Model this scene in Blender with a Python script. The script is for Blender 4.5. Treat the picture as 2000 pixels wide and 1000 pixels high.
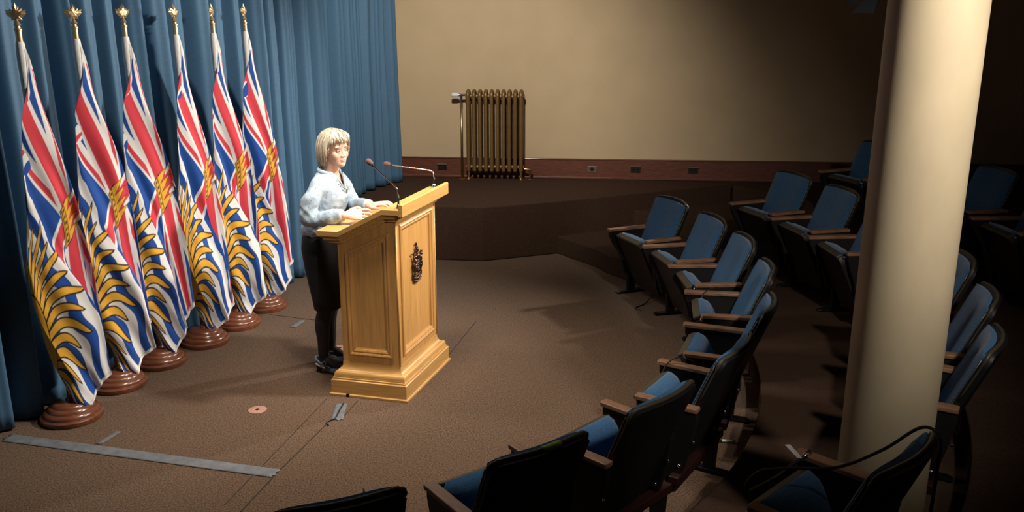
import bpy, bmesh, math, random
import numpy as np
from mathutils import Vector, Matrix, noise
random.seed(7); np.random.seed(7)
for o in list(bpy.data.objects): bpy.data.objects.remove(o)
SC = bpy.context.scene
COL = SC.collection
R = math.radians

# ------------------------------------------------------------------ camera, world, lights, exposure
F_PX, CAM_H = 1770.0, 2.4
PITCH = math.atan(490.0 / F_PX)
cam = bpy.data.cameras.new('camera'); cam_o = bpy.data.objects.new('camera', cam); COL.objects.link(cam_o)
cam.sensor_width = 36.0; cam.lens = 36.0 * F_PX / 2000.0
cam_o.location = (0, 0, CAM_H); cam_o.rotation_euler = (math.pi/2 - PITCH, 0, 0)
cam.clip_start = 0.05
SC.camera = cam_o

w = bpy.data.worlds.new('world'); SC.world = w; w.use_nodes = True
w.node_tree.nodes['Background'].inputs[0].default_value = (0.5, 0.45, 0.4, 1)
w.node_tree.nodes['Background'].inputs[1].default_value = 0.027

def spot(name, loc, aim, power, angle, blend, size, col=(1, 0.93, 0.82)):
    l = bpy.data.lights.new(name, 'SPOT'); o = bpy.data.objects.new(name, l); COL.objects.link(o)
    l.energy = power; l.spot_size = R(angle); l.spot_blend = blend; l.shadow_soft_size = size; l.color = col
    o.location = loc
    o.rotation_euler = (Vector(aim) - Vector(loc)).to_track_quat('-Z', 'Y').to_euler()
    return o
spot('key_light', (3.05, 8.34, 2.50), (-1.5, 6.3, 1.15), 620, 60, 0.7, 0.10)
spot('flag_light', (1.7, 5.2, 3.42), (-2.5, 6.1, 1.05), 700, 66, 0.7, 0.12)
spot('back_light', (-2.15, 5.75, 3.5), (0.2, 5.6, 0.0), 140, 60, 1.0, 0.22)
spot('overhead_light', (-0.8, 4.9, 3.6), (-0.75, 5.1, 0.0), 430, 96, 1.0, 0.35)
spot('wall_light', (-0.4, 6.4, 3.45), (-0.45, 10.0, 1.25), 430, 84, 1.0, 0.15)
spot('pillar_light', (1.95, 1.35, 3.35), (1.5, 3.2, 2.30), 380, 62, 1.0, 0.10)
SC.view_settings.view_transform = 'Standard'
SC.view_settings.look = 'None'
SC.view_settings.exposure = 0.12
SC.view_settings.gamma = 1.0
SC.view_settings.use_curve_mapping = False

# ------------------------------------------------------------------ materials
MATS = {}
def srgb(r, g, b):
    f = lambda c: (c/255/12.92 if c/255 <= .04045 else ((c/255+.055)/1.055)**2.4)
    return (f(r), f(g), f(b), 1)
def mat(name, col, rough=.6, metal=0.0, spec=.5, noise_amt=0.0, noise_scale=40.0, noise_stretch=(1, 1, 1), bump=0.0, bump_scale=None, sheen=0.0, attr=None, coat=0.0):
    m = bpy.data.materials.new(name); m.use_nodes = True
    nt = m.node_tree; n = nt.nodes; L = nt.links
    b = n['Principled BSDF']
    col = tuple(col) if len(col) == 4 else (*col, 1)
    b.inputs['Base Color'].default_value = col
    b.inputs['Roughness'].default_value = rough
    b.inputs['Metallic'].default_value = metal
    b.inputs['Specular IOR Level'].default_value = spec
    if sheen: b.inputs['Sheen Weight'].default_value = sheen
    if coat: b.inputs['Coat Weight'].default_value = coat; b.inputs['Coat Roughness'].default_value = .12
    src = None
    if attr:
        a = n.new('ShaderNodeVertexColor'); a.layer_name = attr; src = a.outputs['Color']
        L.new(src, b.inputs['Base Color'])
    if noise_amt or bump:
        tc = n.new('ShaderNodeTexCoord'); mp = n.new('ShaderNodeMapping')
        mp.inputs['Scale'].default_value = noise_stretch
        L.new(tc.outputs['Object'], mp.inputs['Vector'])
        ns = n.new('ShaderNodeTexNoise'); ns.inputs['Scale'].default_value = noise_scale; ns.inputs['Detail'].default_value = 5
        L.new(mp.outputs[0], ns.inputs['Vector'])
        if noise_amt:
            mx = n.new('ShaderNodeMix'); mx.data_type = 'RGBA'; mx.blend_type = 'MULTIPLY'
            mx.inputs['Factor'].default_value = 1.0
            rp = n.new('ShaderNodeMapRange')
            rp.inputs['From Min'].default_value = .3; rp.inputs['From Max'].default_value = .7
            rp.inputs['To Min'].default_value = 1 - noise_amt; rp.inputs['To Max'].default_value = 1 + noise_amt * .6
            L.new(ns.outputs['Fac'], rp.inputs['Value'])
            if src: L.new(src, mx.inputs['A'])
            else: mx.inputs['A'].default_value = col
            L.new(rp.outputs[0], mx.inputs['B'])
            L.new(mx.outputs['Result'], b.inputs['Base Color'])
        if bump:
            bp = n.new('ShaderNodeBump'); bp.inputs['Strength'].default_value = bump; bp.inputs['Distance'].default_value = .01
            if bump_scale:
                n2 = n.new('ShaderNodeTexNoise'); n2.inputs['Scale'].default_value = bump_scale; n2.inputs['Detail'].default_value = 4
                L.new(mp.outputs[0], n2.inputs['Vector']); L.new(n2.outputs['Fac'], bp.inputs['Height'])
            else: L.new(ns.outputs['Fac'], bp.inputs['Height'])
            L.new(bp.outputs[0], b.inputs['Normal'])
    MATS[name] = m
    return m
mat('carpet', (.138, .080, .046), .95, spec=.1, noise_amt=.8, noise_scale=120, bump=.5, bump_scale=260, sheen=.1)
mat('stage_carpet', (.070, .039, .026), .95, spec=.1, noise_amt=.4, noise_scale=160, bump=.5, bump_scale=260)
mat('wall_paint', (.56, .42, .26), .8, spec=.2, noise_amt=.05, noise_scale=3, bump=.04, bump_scale=120)
mat('ceiling_paint', (.30, .26, .21), .9, spec=.1)
mat('pillar_paint', (.52, .42, .28), .55, spec=.3, noise_amt=.12, noise_scale=5, noise_stretch=(1, 1, .5), bump=.08, bump_scale=14)
mat('base_wood', (.145, .045, .026), .45, noise_amt=.35, noise_scale=9, noise_stretch=(1, 12, 14), coat=.1)
mat('oak', (.62, .335, .100), .38, noise_amt=.16, noise_scale=7, noise_stretch=(9, 9, .8), coat=.25)
mat('oak_panel', (.59, .305, .092), .36, noise_amt=.2, noise_scale=5, noise_stretch=(12, 12, .7), coat=.25)
mat('oak_horizontal', (.62, .335, .100), .38, noise_amt=.16, noise_scale=7, noise_stretch=(1, 1, 14), coat=.25)
mat('curtain_cloth', (.062, .145, .245), .62, spec=.35, noise_amt=.10, noise_scale=22, noise_stretch=(1, 1, 14), bump=.05)
mat('brass', (.70, .50, .27), .36, .8)
mat('pole_wood', (.12, .04, .02), .35, noise_amt=.3, noise_scale=12, noise_stretch=(8, 8, 1), coat=.4)
mat('stand_wood', (.17, .055, .026), .3, noise_amt=.35, noise_scale=9, noise_stretch=(1, 6, 6), coat=.5)
mat('flag_cloth', (1, 1, 1), .7, spec=.2, attr='print', bump=.06, noise_scale=30, sheen=.15)
mat('radiator_paint', (.20, .115, .042), .42, .3, noise_amt=.12, noise_scale=20)
mat('radiator_brass', (.45, .30, .13), .3, .9)
mat('white_cloth', (.78, .76, .73), .8, bump=.3, bump_scale=40, noise_scale=20)
mat('white_plastic', (.75, .75, .74), .4)
mat('chrome', (.75, .75, .76), .12, 1.0)
mat('dark_metal', (.03, .03, .032), .35, .8)
mat('black_plastic', (.008, .008, .009), .5, spec=.3)
mat('black_paint', (.010, .009, .009), .55, spec=.3)
mat('chair_blue', (.032, .115, .245), .9, spec=.15, noise_amt=.35, noise_scale=130, bump=.3, bump_scale=300, sheen=.25)
mat('chair_trim', (.055, .046, .030), .5, noise_amt=.2, noise_scale=60)
mat('arm_wood', (.26, .135, .075), .5, noise_amt=.45, noise_scale=14, noise_stretch=(1, 14, 6))
mat('seat_shell', (.014, .009, .008), .45)
mat('beam_red', (.030, .008, .006), .5)
mat('tape_grey', (.15, .155, .165), .55, noise_amt=.25, noise_scale=18, bump=.4, bump_scale=25)
mat('disc_copper', (.50, .27, .20), .5, .3, noise_amt=.15, noise_scale=40)
mat('cable_black', (.012, .011, .01), .5)
mat('seam_dark', (.030, .017, .012), .95)
mat('green_tape', (.28, .42, .05), .5)
mat('white_tag', (.7, .68, .64), .5)
mat('outlet_brown', (.02, .014, .012), .35)
mat('outlet_steel', (.22, .17, .13), .4, .6)
mat('skin', (.70, .44, .34), .5, spec=.4, noise_amt=.06, noise_scale=30)
mat('lip', (.60, .29, .25), .4)
mat('eye_white', (.8, .78, .75), .2)
mat('eye_dark', (.03, .025, .025), .15)
mat('brow', (.34, .22, .14), .8)
mat('tights', (.012, .010, .012), .7)
mat('skirt_cloth', (.008, .008, .009), .85)
mat('shoe_blue', (.15, .235, .37), .4)
mat('shoe_dark', (.012, .014, .022), .4)
mat('shoe_lining', (.68, .52, .44), .5)
mat('hair_blonde', (.7, .6, .45), .45, attr='tint', spec=.5)
mat('bead', (.20, .24, .16), .3)
mat('crest_bronze', (.13, .075, .055), .32, .85, noise_amt=.4, noise_scale=90)
mat('foam_mic', (.13, .07, .065), .95, bump=.6, bump_scale=200, noise_scale=100)
mat('lamp_paint', (.22, .30, .36), .45, .2)
def blouse_mat():
    m = bpy.data.materials.new('blouse_cloth'); m.use_nodes = True; nt = m.node_tree; n = nt.nodes; L = nt.links; b = n['Principled BSDF']
    b.inputs['Roughness'].default_value = .75; b.inputs['Specular IOR Level'].default_value = .2
    tc = n.new('ShaderNodeTexCoord'); prev = None
    base = (.36, .44, .52, 1)
    cur = None
    for sc, thr, col in ((52, .19, (.17, .22, .29, 1)), (44, .16, (.50, .46, .30, 1)), (21, .20, (.30, .38, .48, 1))):
        v = n.new('ShaderNodeTexVoronoi'); v.inputs['Scale'].default_value = sc; v.inputs['Randomness'].default_value = 1
        L.new(tc.outputs['Object'], v.inputs['Vector'])
        lt = n.new('ShaderNodeMath'); lt.operation = 'LESS_THAN'; lt.inputs[1].default_value = thr
        L.new(v.outputs['Distance'], lt.inputs[0])
        mx = n.new('ShaderNodeMix'); mx.data_type = 'RGBA'
        L.new(lt.outputs[0], mx.inputs['Factor'])
        if cur is None: mx.inputs['A'].default_value = base
        else: L.new(cur, mx.inputs['A'])
        mx.inputs['B'].default_value = col
        cur = mx.outputs['Result']
    L.new(cur, b.inputs['Base Color'])
    ns = n.new('ShaderNodeTexNoise'); ns.inputs['Scale'].default_value = 9; ns.inputs['Detail'].default_value = 2
    L.new(tc.outputs['Object'], ns.inputs['Vector'])
    bp = n.new('ShaderNodeBump'); bp.inputs['Strength'].default_value = .45; bp.inputs['Distance'].default_value = .02
    L.new(ns.outputs['Fac'], bp.inputs['Height']); L.new(bp.outputs[0], b.inputs['Normal'])
    MATS['blouse'] = m
blouse_mat()

# ------------------------------------------------------------------ mesh helpers
class MB:
    def __init__(s): s.v = []; s.f = []
    def add(s, vs, fs):
        k = len(s.v); s.v += [tuple(x) for x in vs]; s.f += [tuple(i + k for i in f) for f in fs]; return s
    def box(s, c, d, M=None):
        x, y, z = d[0]/2, d[1]/2, d[2]/2
        vs = [Vector((sx*x, sy*y, sz*z)) for sz in (-1, 1) for sy in (-1, 1) for sx in (-1, 1)]
        if M is not None: vs = [M @ q for q in vs]
        vs = [q + Vector(c) for q in vs]
        return s.add(vs, [(0, 2, 3, 1), (4, 5, 7, 6), (0, 1, 5, 4), (2, 6, 7, 3), (0, 4, 6, 2), (1, 3, 7, 5)])
    def loft(s, rings, cap=True, closed=False):
        n = len(rings[0]); vs = [p for r in rings for p in r]; fs = []
        m = len(rings)
        for i in range(m if closed else m - 1):
            a = i*n; b = ((i+1) % m)*n
            for j in range(n): fs.append((a+j, a+(j+1) % n, b+(j+1) % n, b+j))
        if cap and not closed:
            fs.append(tuple(range(n-1, -1, -1))); fs.append(tuple((m-1)*n + j for j in range(n)))
        return s.add(vs, fs)
    def lathe(s, prof, seg=32, c=(0, 0, 0), M=None):
        rings = []
        for r, z in prof:
            ring = [Vector((r*math.cos(2*math.pi*j/seg), r*math.sin(2*math.pi*j/seg), z)) for j in range(seg)]
            if M is not None: ring = [M @ q for q in ring]
            rings.append([q + Vector(c) for q in ring])
        return s.loft(rings)
    def tube(s, pts, rad, seg=8, flat=1.0, up=None, closed=False):
        pts = [Vector(p) for p in pts]; n = len(pts)
        rad = [rad]*n if not hasattr(rad, '__len__') else rad
        rings = []; nrm = None
        for i, p in enumerate(pts):
            t = (pts[(i+1) % n] - pts[i-1]) if closed else (pts[min(i+1, n-1)] - pts[max(i-1, 0)])
            t.normalize()
            if nrm is None:
                u = Vector(up) if up else (Vector((0, 0, 1)) if abs(t.z) < .9 else Vector((1, 0, 0)))
                nrm = (u - t*u.dot(t)).normalized()
            else: nrm = (nrm - t*nrm.dot(t)).normalized()
            bi = t.cross(nrm)
            rings.append([p + rad[i]*(flat*math.cos(2*math.pi*j/seg)*nrm + math.sin(2*math.pi*j/seg)*bi) for j in range(seg)])
        return s.loft(rings, closed=closed)
    def prism(s, poly, f0, f1):
        n = len(poly)
        vs = [f0(p) for p in poly] + [f1(p) for p in poly]
        fs = [tuple(range(n-1, -1, -1)), tuple(range(n, 2*n))] + [(j, (j+1) % n, n+(j+1) % n, n+j) for j in range(n)]
        return s.add(vs, fs)
    def ell(s, c, r, M=None, seg=14, rings=9):
        prof = [(max(1e-4, math.sin(math.pi*i/rings)), -math.cos(math.pi*i/rings)) for i in range(rings+1)]
        S = Matrix.Diagonal(Vector(r)); S = (M @ S) if M is not None else S
        return s.lathe(prof, seg, c, S)
    def build(s, name, m, parent=None, smooth=False, bevel=0, seg=2, auto=None):
        me = bpy.data.meshes.new(name); me.from_pydata(s.v, [], s.f)
        bm = bmesh.new(); bm.from_mesh(me); bmesh.ops.recalc_face_normals(bm, faces=bm.faces); bm.to_mesh(me); bm.free()
        return obj(name, me, m, parent, smooth, bevel, seg, auto)
def obj(name, me, m, parent=None, smooth=False, bevel=0, seg=2, auto=None):
    o = bpy.data.objects.new(name, me); COL.objects.link(o)
    for q in (m if isinstance(m, (list, tuple)) else [m]): me.materials.append(MATS[q])
    if smooth or auto:
        me.polygons.foreach_set('use_smooth', [True]*len(me.polygons))
        if auto: me.set_sharp_from_angle(angle=R(auto))
    if bevel:
        b = o.modifiers.new('bevel', 'BEVEL'); b.width = bevel; b.segments = seg; b.limit_method = 'ANGLE'; b.angle_limit = R(35)
    if parent: o.parent = parent
    return o
def tag(o, label=None, cat=None, group=None, kind=None):
    if label: o['label'] = label
    if cat: o['category'] = cat
    if group: o['group'] = group
    if kind: o['kind'] = kind
    return o
def empty(name, loc=(0, 0, 0), rz=0.0):
    o = bpy.data.objects.new(name, None); COL.objects.link(o); o.location = loc; o.rotation_euler = (0, 0, rz); o.empty_display_size = .1
    return o
def copy_tree(o, parent=None):
    c = o.copy(); COL.objects.link(c)
    if parent: c.parent = parent
    for ch in [x for x in bpy.data.objects if x.parent == o]: copy_tree(ch, c)
    return c
def struct(name, mb, m, **k):
    return tag(mb.build(name, m, **k), kind='structure')
def smoothstep(a, b, x):
    t = np.clip((x-a)/(b-a), 0, 1); return t*t*(3-2*t)
def inset(poly, d):
    n = len(poly); out = []
    area = sum(poly[i][0]*poly[(i+1) % n][1]-poly[(i+1) % n][0]*poly[i][1] for i in range(n))
    sg = 1 if area > 0 else -1
    for i in range(n):
        p0, p1, p2 = Vector(poly[i-1]), Vector(poly[i]), Vector(poly[(i+1) % n])
        e1 = (p1-p0).normalized(); e2 = (p2-p1).normalized()
        n1 = Vector((-e1.y, e1.x))*sg; n2 = Vector((-e2.y, e2.x))*sg
        k = d/(1+n1.dot(n2)); out.append(tuple(p1 + (n1+n2)*k))
    return out

# ------------------------------------------------------------------ room shell
CTR = Vector((-1.957, 5.907))
def arc(rad, a0, a1, n): return [(CTR.x + rad*math.cos(R(a0+(a1-a0)*i/n)), CTR.y + rad*math.sin(R(a0+(a1-a0)*i/n))) for i in range(n+1)]
def slab(poly, z0, z1): return MB().prism(poly, lambda p: (p[0], p[1], z0), lambda p: (p[0], p[1], z1))
def wall_y(x): return 9.972 - .0802*x
STAGE = .54
floor = struct('floor', slab([(-6.5, -3.5), (7.6, -3.5), (7.6, 11), (-6.5, 11)], -.12, 0), 'carpet')
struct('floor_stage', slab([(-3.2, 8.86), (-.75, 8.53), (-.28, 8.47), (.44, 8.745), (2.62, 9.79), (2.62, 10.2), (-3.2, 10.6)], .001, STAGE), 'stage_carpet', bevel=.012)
for k, (rad, z0) in enumerate(((3.56, .001), (4.60, .18), (5.64, .36))):
    head = [(.78, 8.29), (.45, 8.752)] if k == 0 else []
    a1 = (37, 50, 48)[k]
    inner = arc(rad, -82, a1, 60)
    if k == 0: poly = inner + [(.78, 8.29), (.452, 8.76), (2.62, 9.80), (7.5, 9.35), (7.5, -3.4), (inner[0][0], -3.4)]
    elif k == 1:
        poly = inner[:-4] + [(1.25, 9.15), (2.62, 9.80), (7.5, 9.35), (7.5, -3.4), (inner[0][0], -3.4)]
    else: poly = arc(rad, -82, 40, 60) + [(2.45, 9.72), (2.62, 9.80), (7.5, 9.35), (7.5, -3.4), (inner[0][0], -3.4)]
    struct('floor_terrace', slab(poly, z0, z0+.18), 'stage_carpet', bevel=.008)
# walls
def wall_quad(p0, p1, z0, z1, th):
    d = (Vector(p1)-Vector(p0)).normalized(); n = Vector((-d.y, d.x))*th
    return slab([p0, p1, (p1[0]+n.x, p1[1]+n.y), (p0[0]+n.x, p0[1]+n.y)], z0, z1)
struct('wall_back', wall_quad((-3.6, wall_y(-3.6)+.03), (7.6, wall_y(7.6)+.03), 0, 3.7, .15), 'wall_paint')
struct('wall_left', wall_quad((-6.25, -3.5), (-1.62, 10.35), 0, 3.7, .15), 'wall_paint')
struct('wall_right', wall_quad((7.5, 11), (7.5, -3.5), 0, 3.7, .15).__class__().box((7.6, 3.7, 1.85), (.15, 14.4, 3.7)), 'wall_paint')
struct('wall_front', MB().box((.6, -3.45, 1.85), (14.2, .15, 3.7)), 'wall_paint')
struct('ceiling', MB().box((.6, 3.8, 3.75), (14.4, 15, .1)), 'ceiling_paint')
# baseboard on the back wall: board + top lip + shoe strip
def wall_strip(name, x0, x1, z0, z1, proud, back=.0, parent=None, m='base_wood', bevel=.004):
    poly = [(x0, wall_y(x0)+.032-proud), (x1, wall_y(x1)+.032-proud), (x1, wall_y(x1)+.029), (x0, wall_y(x0)+.029)]
    return slab(poly, z0, z1).build(name, m, parent, bevel=bevel)
bb = tag(wall_strip('baseboard_back', -1.5, 7.4, STAGE+.002, .752, .024), kind='structure')
wall_strip('cap_strip', -1.5, 7.4, .752, .766, .032, parent=bb)
wall_strip('shoe_strip', -1.5, 7.4, STAGE+.002, .566, .036, parent=bb)
# carpet seams (thin dark joints lying in the floor)
def floor_line(name, pts, wd, m, z=.0005, parent=None, th=.002):
    mb = MB()
    for a, b in zip(pts[:-1], pts[1:]):
        a, b = Vector(a), Vector(b); d = (b-a).normalized(); n = Vector((-d.y, d.x))*wd/2
        mb.prism([tuple(a-n), tuple(b-n), tuple(b+n), tuple(a+n)], lambda p: (p[0], p[1], z), lambda p: (p[0], p[1], z+th))
    return mb.build(name, m, parent)
floor_line('carpet_seam', [(-1.333, 3.955), (-1.245, 4.36), (-1.10, 4.93)], .006, 'seam_dark', parent=floor)
floor_line('carpet_seam', [(-1.43, 4.02), (-1.17, 5.29)], .003, 'seam_dark', parent=floor)
floor_line('carpet_seam', [(-1.03, 4.97), (-.97, 5.25)], .003, 'seam_dark', parent=floor)
floor_line('carpet_seam', [(-.46, 5.98), (-.28, 6.75)], .004, 'seam_dark', parent=floor)
floor_line('carpet_seam', [(-1.95, 6.9), (-1.42, 6.72)], .004, 'seam_dark', parent=floor)
# round pillar
PX, PY = 1.45, 3.2
pl = MB(); prof = [(.172, .182), (.172, .26), (.166, .30), (.165, 1.2), (.162, 2.2), (.158, 3.70)]
pl.lathe(prof, 64, (PX, PY, 0)); struct('pillar', pl, 'pillar_paint', auto=40)

# ------------------------------------------------------------------ curtains
def curtain(name, y0, y1, zb, zt, label, seed, step=.006):
    rnd = random.Random(seed)
    dirv = Vector((math.cos(R(71.2)), math.sin(R(71.2)))); nv = Vector((dirv.y, -dirv.x))
    P0 = Vector((-2.985, 5.0)); t0 = (y0-5.0)/dirv.y; t1 = (y1-5.0)/dirv.y
    # irregular pleats: phase advances unevenly
    n = int((t1-t0)/step); ts = [t0 + (t1-t0)*i/n for i in range(n+1)]
    nz = 34
    pleats = []; t = t0
    while t < t1 + .3:
        wd = rnd.uniform(.13, .26); pleats.append((t, wd, rnd.uniform(.75, 1.15), rnd.uniform(-.25, .25))); t += wd
    vs = []; fs = []
    for i, t in enumerate(ts):
        k = max(j for j in range(len(pleats)) if pleats[j][0] <= t + 1e-9)
        a, wd, amp, sk = pleats[k]; ph = (t-a)/wd
        ph2 = ph + .12*sk*math.sin(2*math.pi*ph)
        base = abs(math.sin(math.pi*ph2))**.85
        for j in range(nz+1):
            f = j/nz; z = zb + (zt-zb)*f
            A = .235*amp*(1.0-.15*f)*min(1, wd/.2)
            sway = .022*noise.noise(Vector((t*1.6, z*.6, seed))) + .010*noise.noise(Vector((t*7, z*1.3, seed+5)))
            sh = .03*noise.noise(Vector((t*2.2, z*.5, seed+9)))*(1-f*.5)
            crease = .010*math.sin(2*math.pi*ph2*3+amp*9)*(base)
            p = P0 + dirv*(t + sh) + nv*(A*base - (.12 if y0 < 8 else .075) + sway + crease)
            vs.append((p.x, p.y, z + (.004*math.sin(t*31) if j == 0 else 0)))
    w_ = nz+1
    for i in range(n):
        for j in range(nz): fs.append((i*w_+j, (i+1)*w_+j, (i+1)*w_+j+1, i*w_+j+1))
    o = MB().add(vs, fs).build(name, 'curtain_cloth', smooth=True)
    so = o.modifiers.new('thickness', 'SOLIDIFY'); so.thickness = .004
    return tag(o, label, 'curtain', 'blue curtains')
curtain('curtain', 3.3, 8.72, .012, 3.3, 'long blue pleated curtain hanging to the floor behind the flags', 3)
curtain('curtain', 8.70, 10.02, STAGE+.012, 3.3, 'blue pleated curtain panel hanging onto the raised platform beside the beige wall', 11)

# ------------------------------------------------------------------ flags
def bc_print(u, v):
    """provincial flag print; u 0..5 along the fly, v 0..3 down from the top"""
    W = np.array([.80, .78, .76]); RED = np.array([.66, .05, .07]); BL = np.array([.012, .07, .33]); GO = np.array([.82, .42, .045]); BK = np.array([.02, .015, .012])
    c = np.empty(u.shape+(3,)); c[:] = W
    x = u-2.5; y = v-.75; up = v < 1.5
    c[up] = BL
    h = math.hypot(2.5, .75)
    d1 = (y*2.5 - x*.75)/h; d2 = (y*2.5 + x*.75)/h
    sal = up & ((np.abs(d1) < .15) | (np.abs(d2) < .15)); c[sal] = W
    lef = x < 0
    r1 = np.where(lef, (d1 > -.10) & (d1 < 0.0), (d1 > 0.0) & (d1 < .10)); r2 = np.where(lef, (d2 > 0) & (d2 < .10), (d2 > -.10) & (d2 < 0))
    c[up & (r1 | r2)] = RED
    c[up & ((np.abs(x) < .26) | (np.abs(y) < .24))] = W
    c[up & ((np.abs(x) < .17) | (np.abs(y) < .15))] = RED
    # gold crown with points, black outline
    cx = x*1.22; cy = y*1.22
    band = (np.abs(cx) < .42) & (cy > .08) & (cy < .26)
    ptsw = np.abs(((cx+.42) % .21)-.105)/.105
    top_ = .08-.40*(1-ptsw)
    spike = (np.abs(cx) < .42) & (cy <= .08) & (cy > top_)
    c[up & (np.abs(cx) < .445) & (cy > .055) & (cy < .285)] = BK
    c[up & (np.abs(cx) < .445) & (cy <= .08) & (cy > top_-.05)] = BK
    c[up & (band | spike)] = GO
    c[up & band & ((np.abs(cy-.11) < .010) | (np.abs(cy-.23) < .010))] = BK
    c[up & band & (np.hypot(((cx+.42) % .14)-.07, cy-.17) < .035)] = BK*4
    # waves
    lo = ~up
    vv = v + .075*np.sin(2*math.pi*u/1.25)
    bar = np.floor((vv-1.5)/.235)
    c[lo & (np.mod(bar, 2) == 1)] = BL
    # setting sun
    sx = (u-2.5)/1.18; sy = 3.42-v; rr = np.hypot(sx, sy); th = np.arctan2(sy, sx)
    R0 = 1.06; per = math.pi/19
    wav = (.42*np.sin((rr-R0)*5.0) - .30*(rr-R0))*per
    tt = th - wav
    k = np.floor(tt/per); long_ = np.mod(k, 2) == 0
    ro = np.where(long_, 2.02, 1.86)
    ad = np.abs(tt-(k+.5)*per)
    hw = .5*per*np.clip((ro-rr)/(ro-R0), 0, 1)**.60
    inray = lo & (rr >= R0) & (rr < ro) & (ad < hw)
    dd = (hw-ad)*rr
    edge = lo & (rr >= R0) & (rr < ro+.02) & (dd < .020) & (dd > -.008)
    c[inray] = GO
    c[edge] = BK
    c[lo & (rr < R0)] = GO
    c[lo & (np.abs(rr-R0) < .012)] = BK
    # hems
    hem = (u < .14) | (u + v*1.05 < .42) | (u > 4.93) | (v > 2.95)
    c[hem & ~(lo & (rr < 1.86) & (v > 2.9) & (u < 4.9))] = W
    st = (np.abs(u-4.93) < .012)
    c[st] = W*.75
    return c
NU, NV = 480, 290
FLY, HOIST = 1.88, 1.13
def spl(x, xs, ys):
    # smooth interpolation (cosine-eased Catmull-Rom)
    xs = np.array(xs); ys = np.array(ys); i = np.clip(np.searchsorted(xs, x)-1, 0, len(xs)-2)
    h = xs[i+1]-xs[i]; t = (x-xs[i])/h
    m = np.gradient(ys, xs); 
    return (2*t**3-3*t**2+1)*ys[i]+(t**3-2*t**2+t)*h*m[i]+(-2*t**3+3*t**2)*ys[i+1]+(t**3-t**2)*h*m[i+1]
def flag_mesh(seed, fold=1.0, spread=1.0, mid=.50):
    rs = np.random.RandomState(seed)
    uu = np.linspace(0, FLY, NU+1); tt = np.linspace(0, 1, NV+1)
    U, T = np.meshgrid(uu, tt, indexing='ij'); V = T*HOIST
    k5 = [0, .47, .94, 1.41, 1.88]
    S = spl(U, k5, [0, .38, .80, 1.28, 1.79]) + spl(U, k5, [1, .93, .79, .56, .32])*HOIST*(.72*T+.28*T*T)
    wt = spl(U, k5, [0.012, .095, .175, .225, .245])*spread
    wb = spl(U, [0, .12, .3, .6, .94, 1.41, 1.88], [-.012, -.080, -.115, -.132, -.135, -.085, .045])*spread
    g = smoothstep(.75, 1.45, U)*fold
    tuck = smoothstep(.10, .5, U)*(1-smoothstep(1.40, 1.80, U))
    grow0 = smoothstep(.05, .5, U)
    kern = np.hanning(19); kern /= kern.sum()
    def prof(xs, knots):
        return np.convolve(np.pad(np.interp(tt, xs, knots), 9, mode='edge'), kern, 'valid')[None, :]
    x4 = [0, mid-.15, mid, 1]
    fr = prof([0, .13, .5, 1], [.90, 1.0, .44, 0])*(1-g)*grow0 + (1-T)*(1-g)*(1-grow0) + prof([0, .12, mid-.15, mid, 1], [.90, 1.0, .56, .84, 0.0])*g
    fr = fr + tuck*(prof([0, .84, 1], [0, 0, .34]) - .16*prof([0, .5, .84, 1], [0, 0, 1, 1]))
    Wd = wb + (wt-wb)*fr
    grow = smoothstep(0, .9, U)
    # the cloth swings to the left of the pole before it falls across it
    Wd = Wd - .075*spread*smoothstep(0, .16, U)*(1-smoothstep(.16, .95, U))*smoothstep(.04, .35, T)*(1-T)**.4
    p1, p2, p3 = rs.uniform(0, 6.28, 3)
    rip = .016*np.sin(2*np.pi*(1.7*T+.35*U)+p1) + .009*np.sin(2*np.pi*(3.8*T-.25*U)+p2) + .004*np.sin(2*np.pi*(8*T+.6*U)+p3)
    D = -(.026 + .034*grow) + prof(x4, [.0, .055, -.055, -.015])*g*1.2 + prof([0, .13, 1], [.06, 0, 0])*grow0 + prof([0, .80, .88, 1], [0, 0, .025, .095])*tuck + rip*grow
    D += .004*np.sin(T*22+p2)*(1-smoothstep(.0, .5, U))*smoothstep(0, .12, U)
    Wd += .007*np.sin(2*np.pi*(3*T+.5*U)+p3)*grow
    S += .010*np.sin(2*np.pi*2*T+p1)*smoothstep(1.2, 1.8, U)
    vs = np.stack([Wd, D, -S], -1).reshape(-1, 3)
    i = np.arange(NU)[:, None]*(NV+1)+np.arange(NV)[None, :]
    fs = np.stack([i, i+1, i+NV+2, i+NV+1], -1).reshape(-1, 4)
    me = bpy.data.meshes.new('cloth')
    me.vertices.add(len(vs)); me.vertices.foreach_set('co', vs.ravel())
    me.loops.add(fs.size); me.loops.foreach_set('vertex_index', fs.ravel().astype(np.int32))
    me.polygons.add(len(fs)); me.polygons.foreach_set('loop_start', np.arange(0, fs.size, 4, dtype=np.int32))
    me.polygons.foreach_set('use_smooth', np.ones(len(fs), bool))
    me.update(calc_edges=True); me.validate()
    col = sum(bc_print(np.clip(U/FLY*5+i_*5/NU/3, 0, 5), np.clip(T*3+j_*3/NV/3, 0, 3)) for i_ in (-1, 0, 1) for j_ in (-1, 0, 1)).reshape(-1, 3)/9
    ca = me.color_attributes.new('print', 'FLOAT_COLOR', 'POINT')
    ca.data.foreach_set('color', np.c_[col, np.ones(len(col))].astype(np.float32).ravel())
    return me
def leaf_outline():
    half = [(0, 1.0), (.10, .80), (.20, .84), (.16, .58), (.34, .70), (.38, .60), (.62, .64), (.54, .50), (.60, .42), (.30, .18), (.34, .08), (.05, .12)]
    return [(-x, y) for x, y in half[:0:-1]] + half
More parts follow.
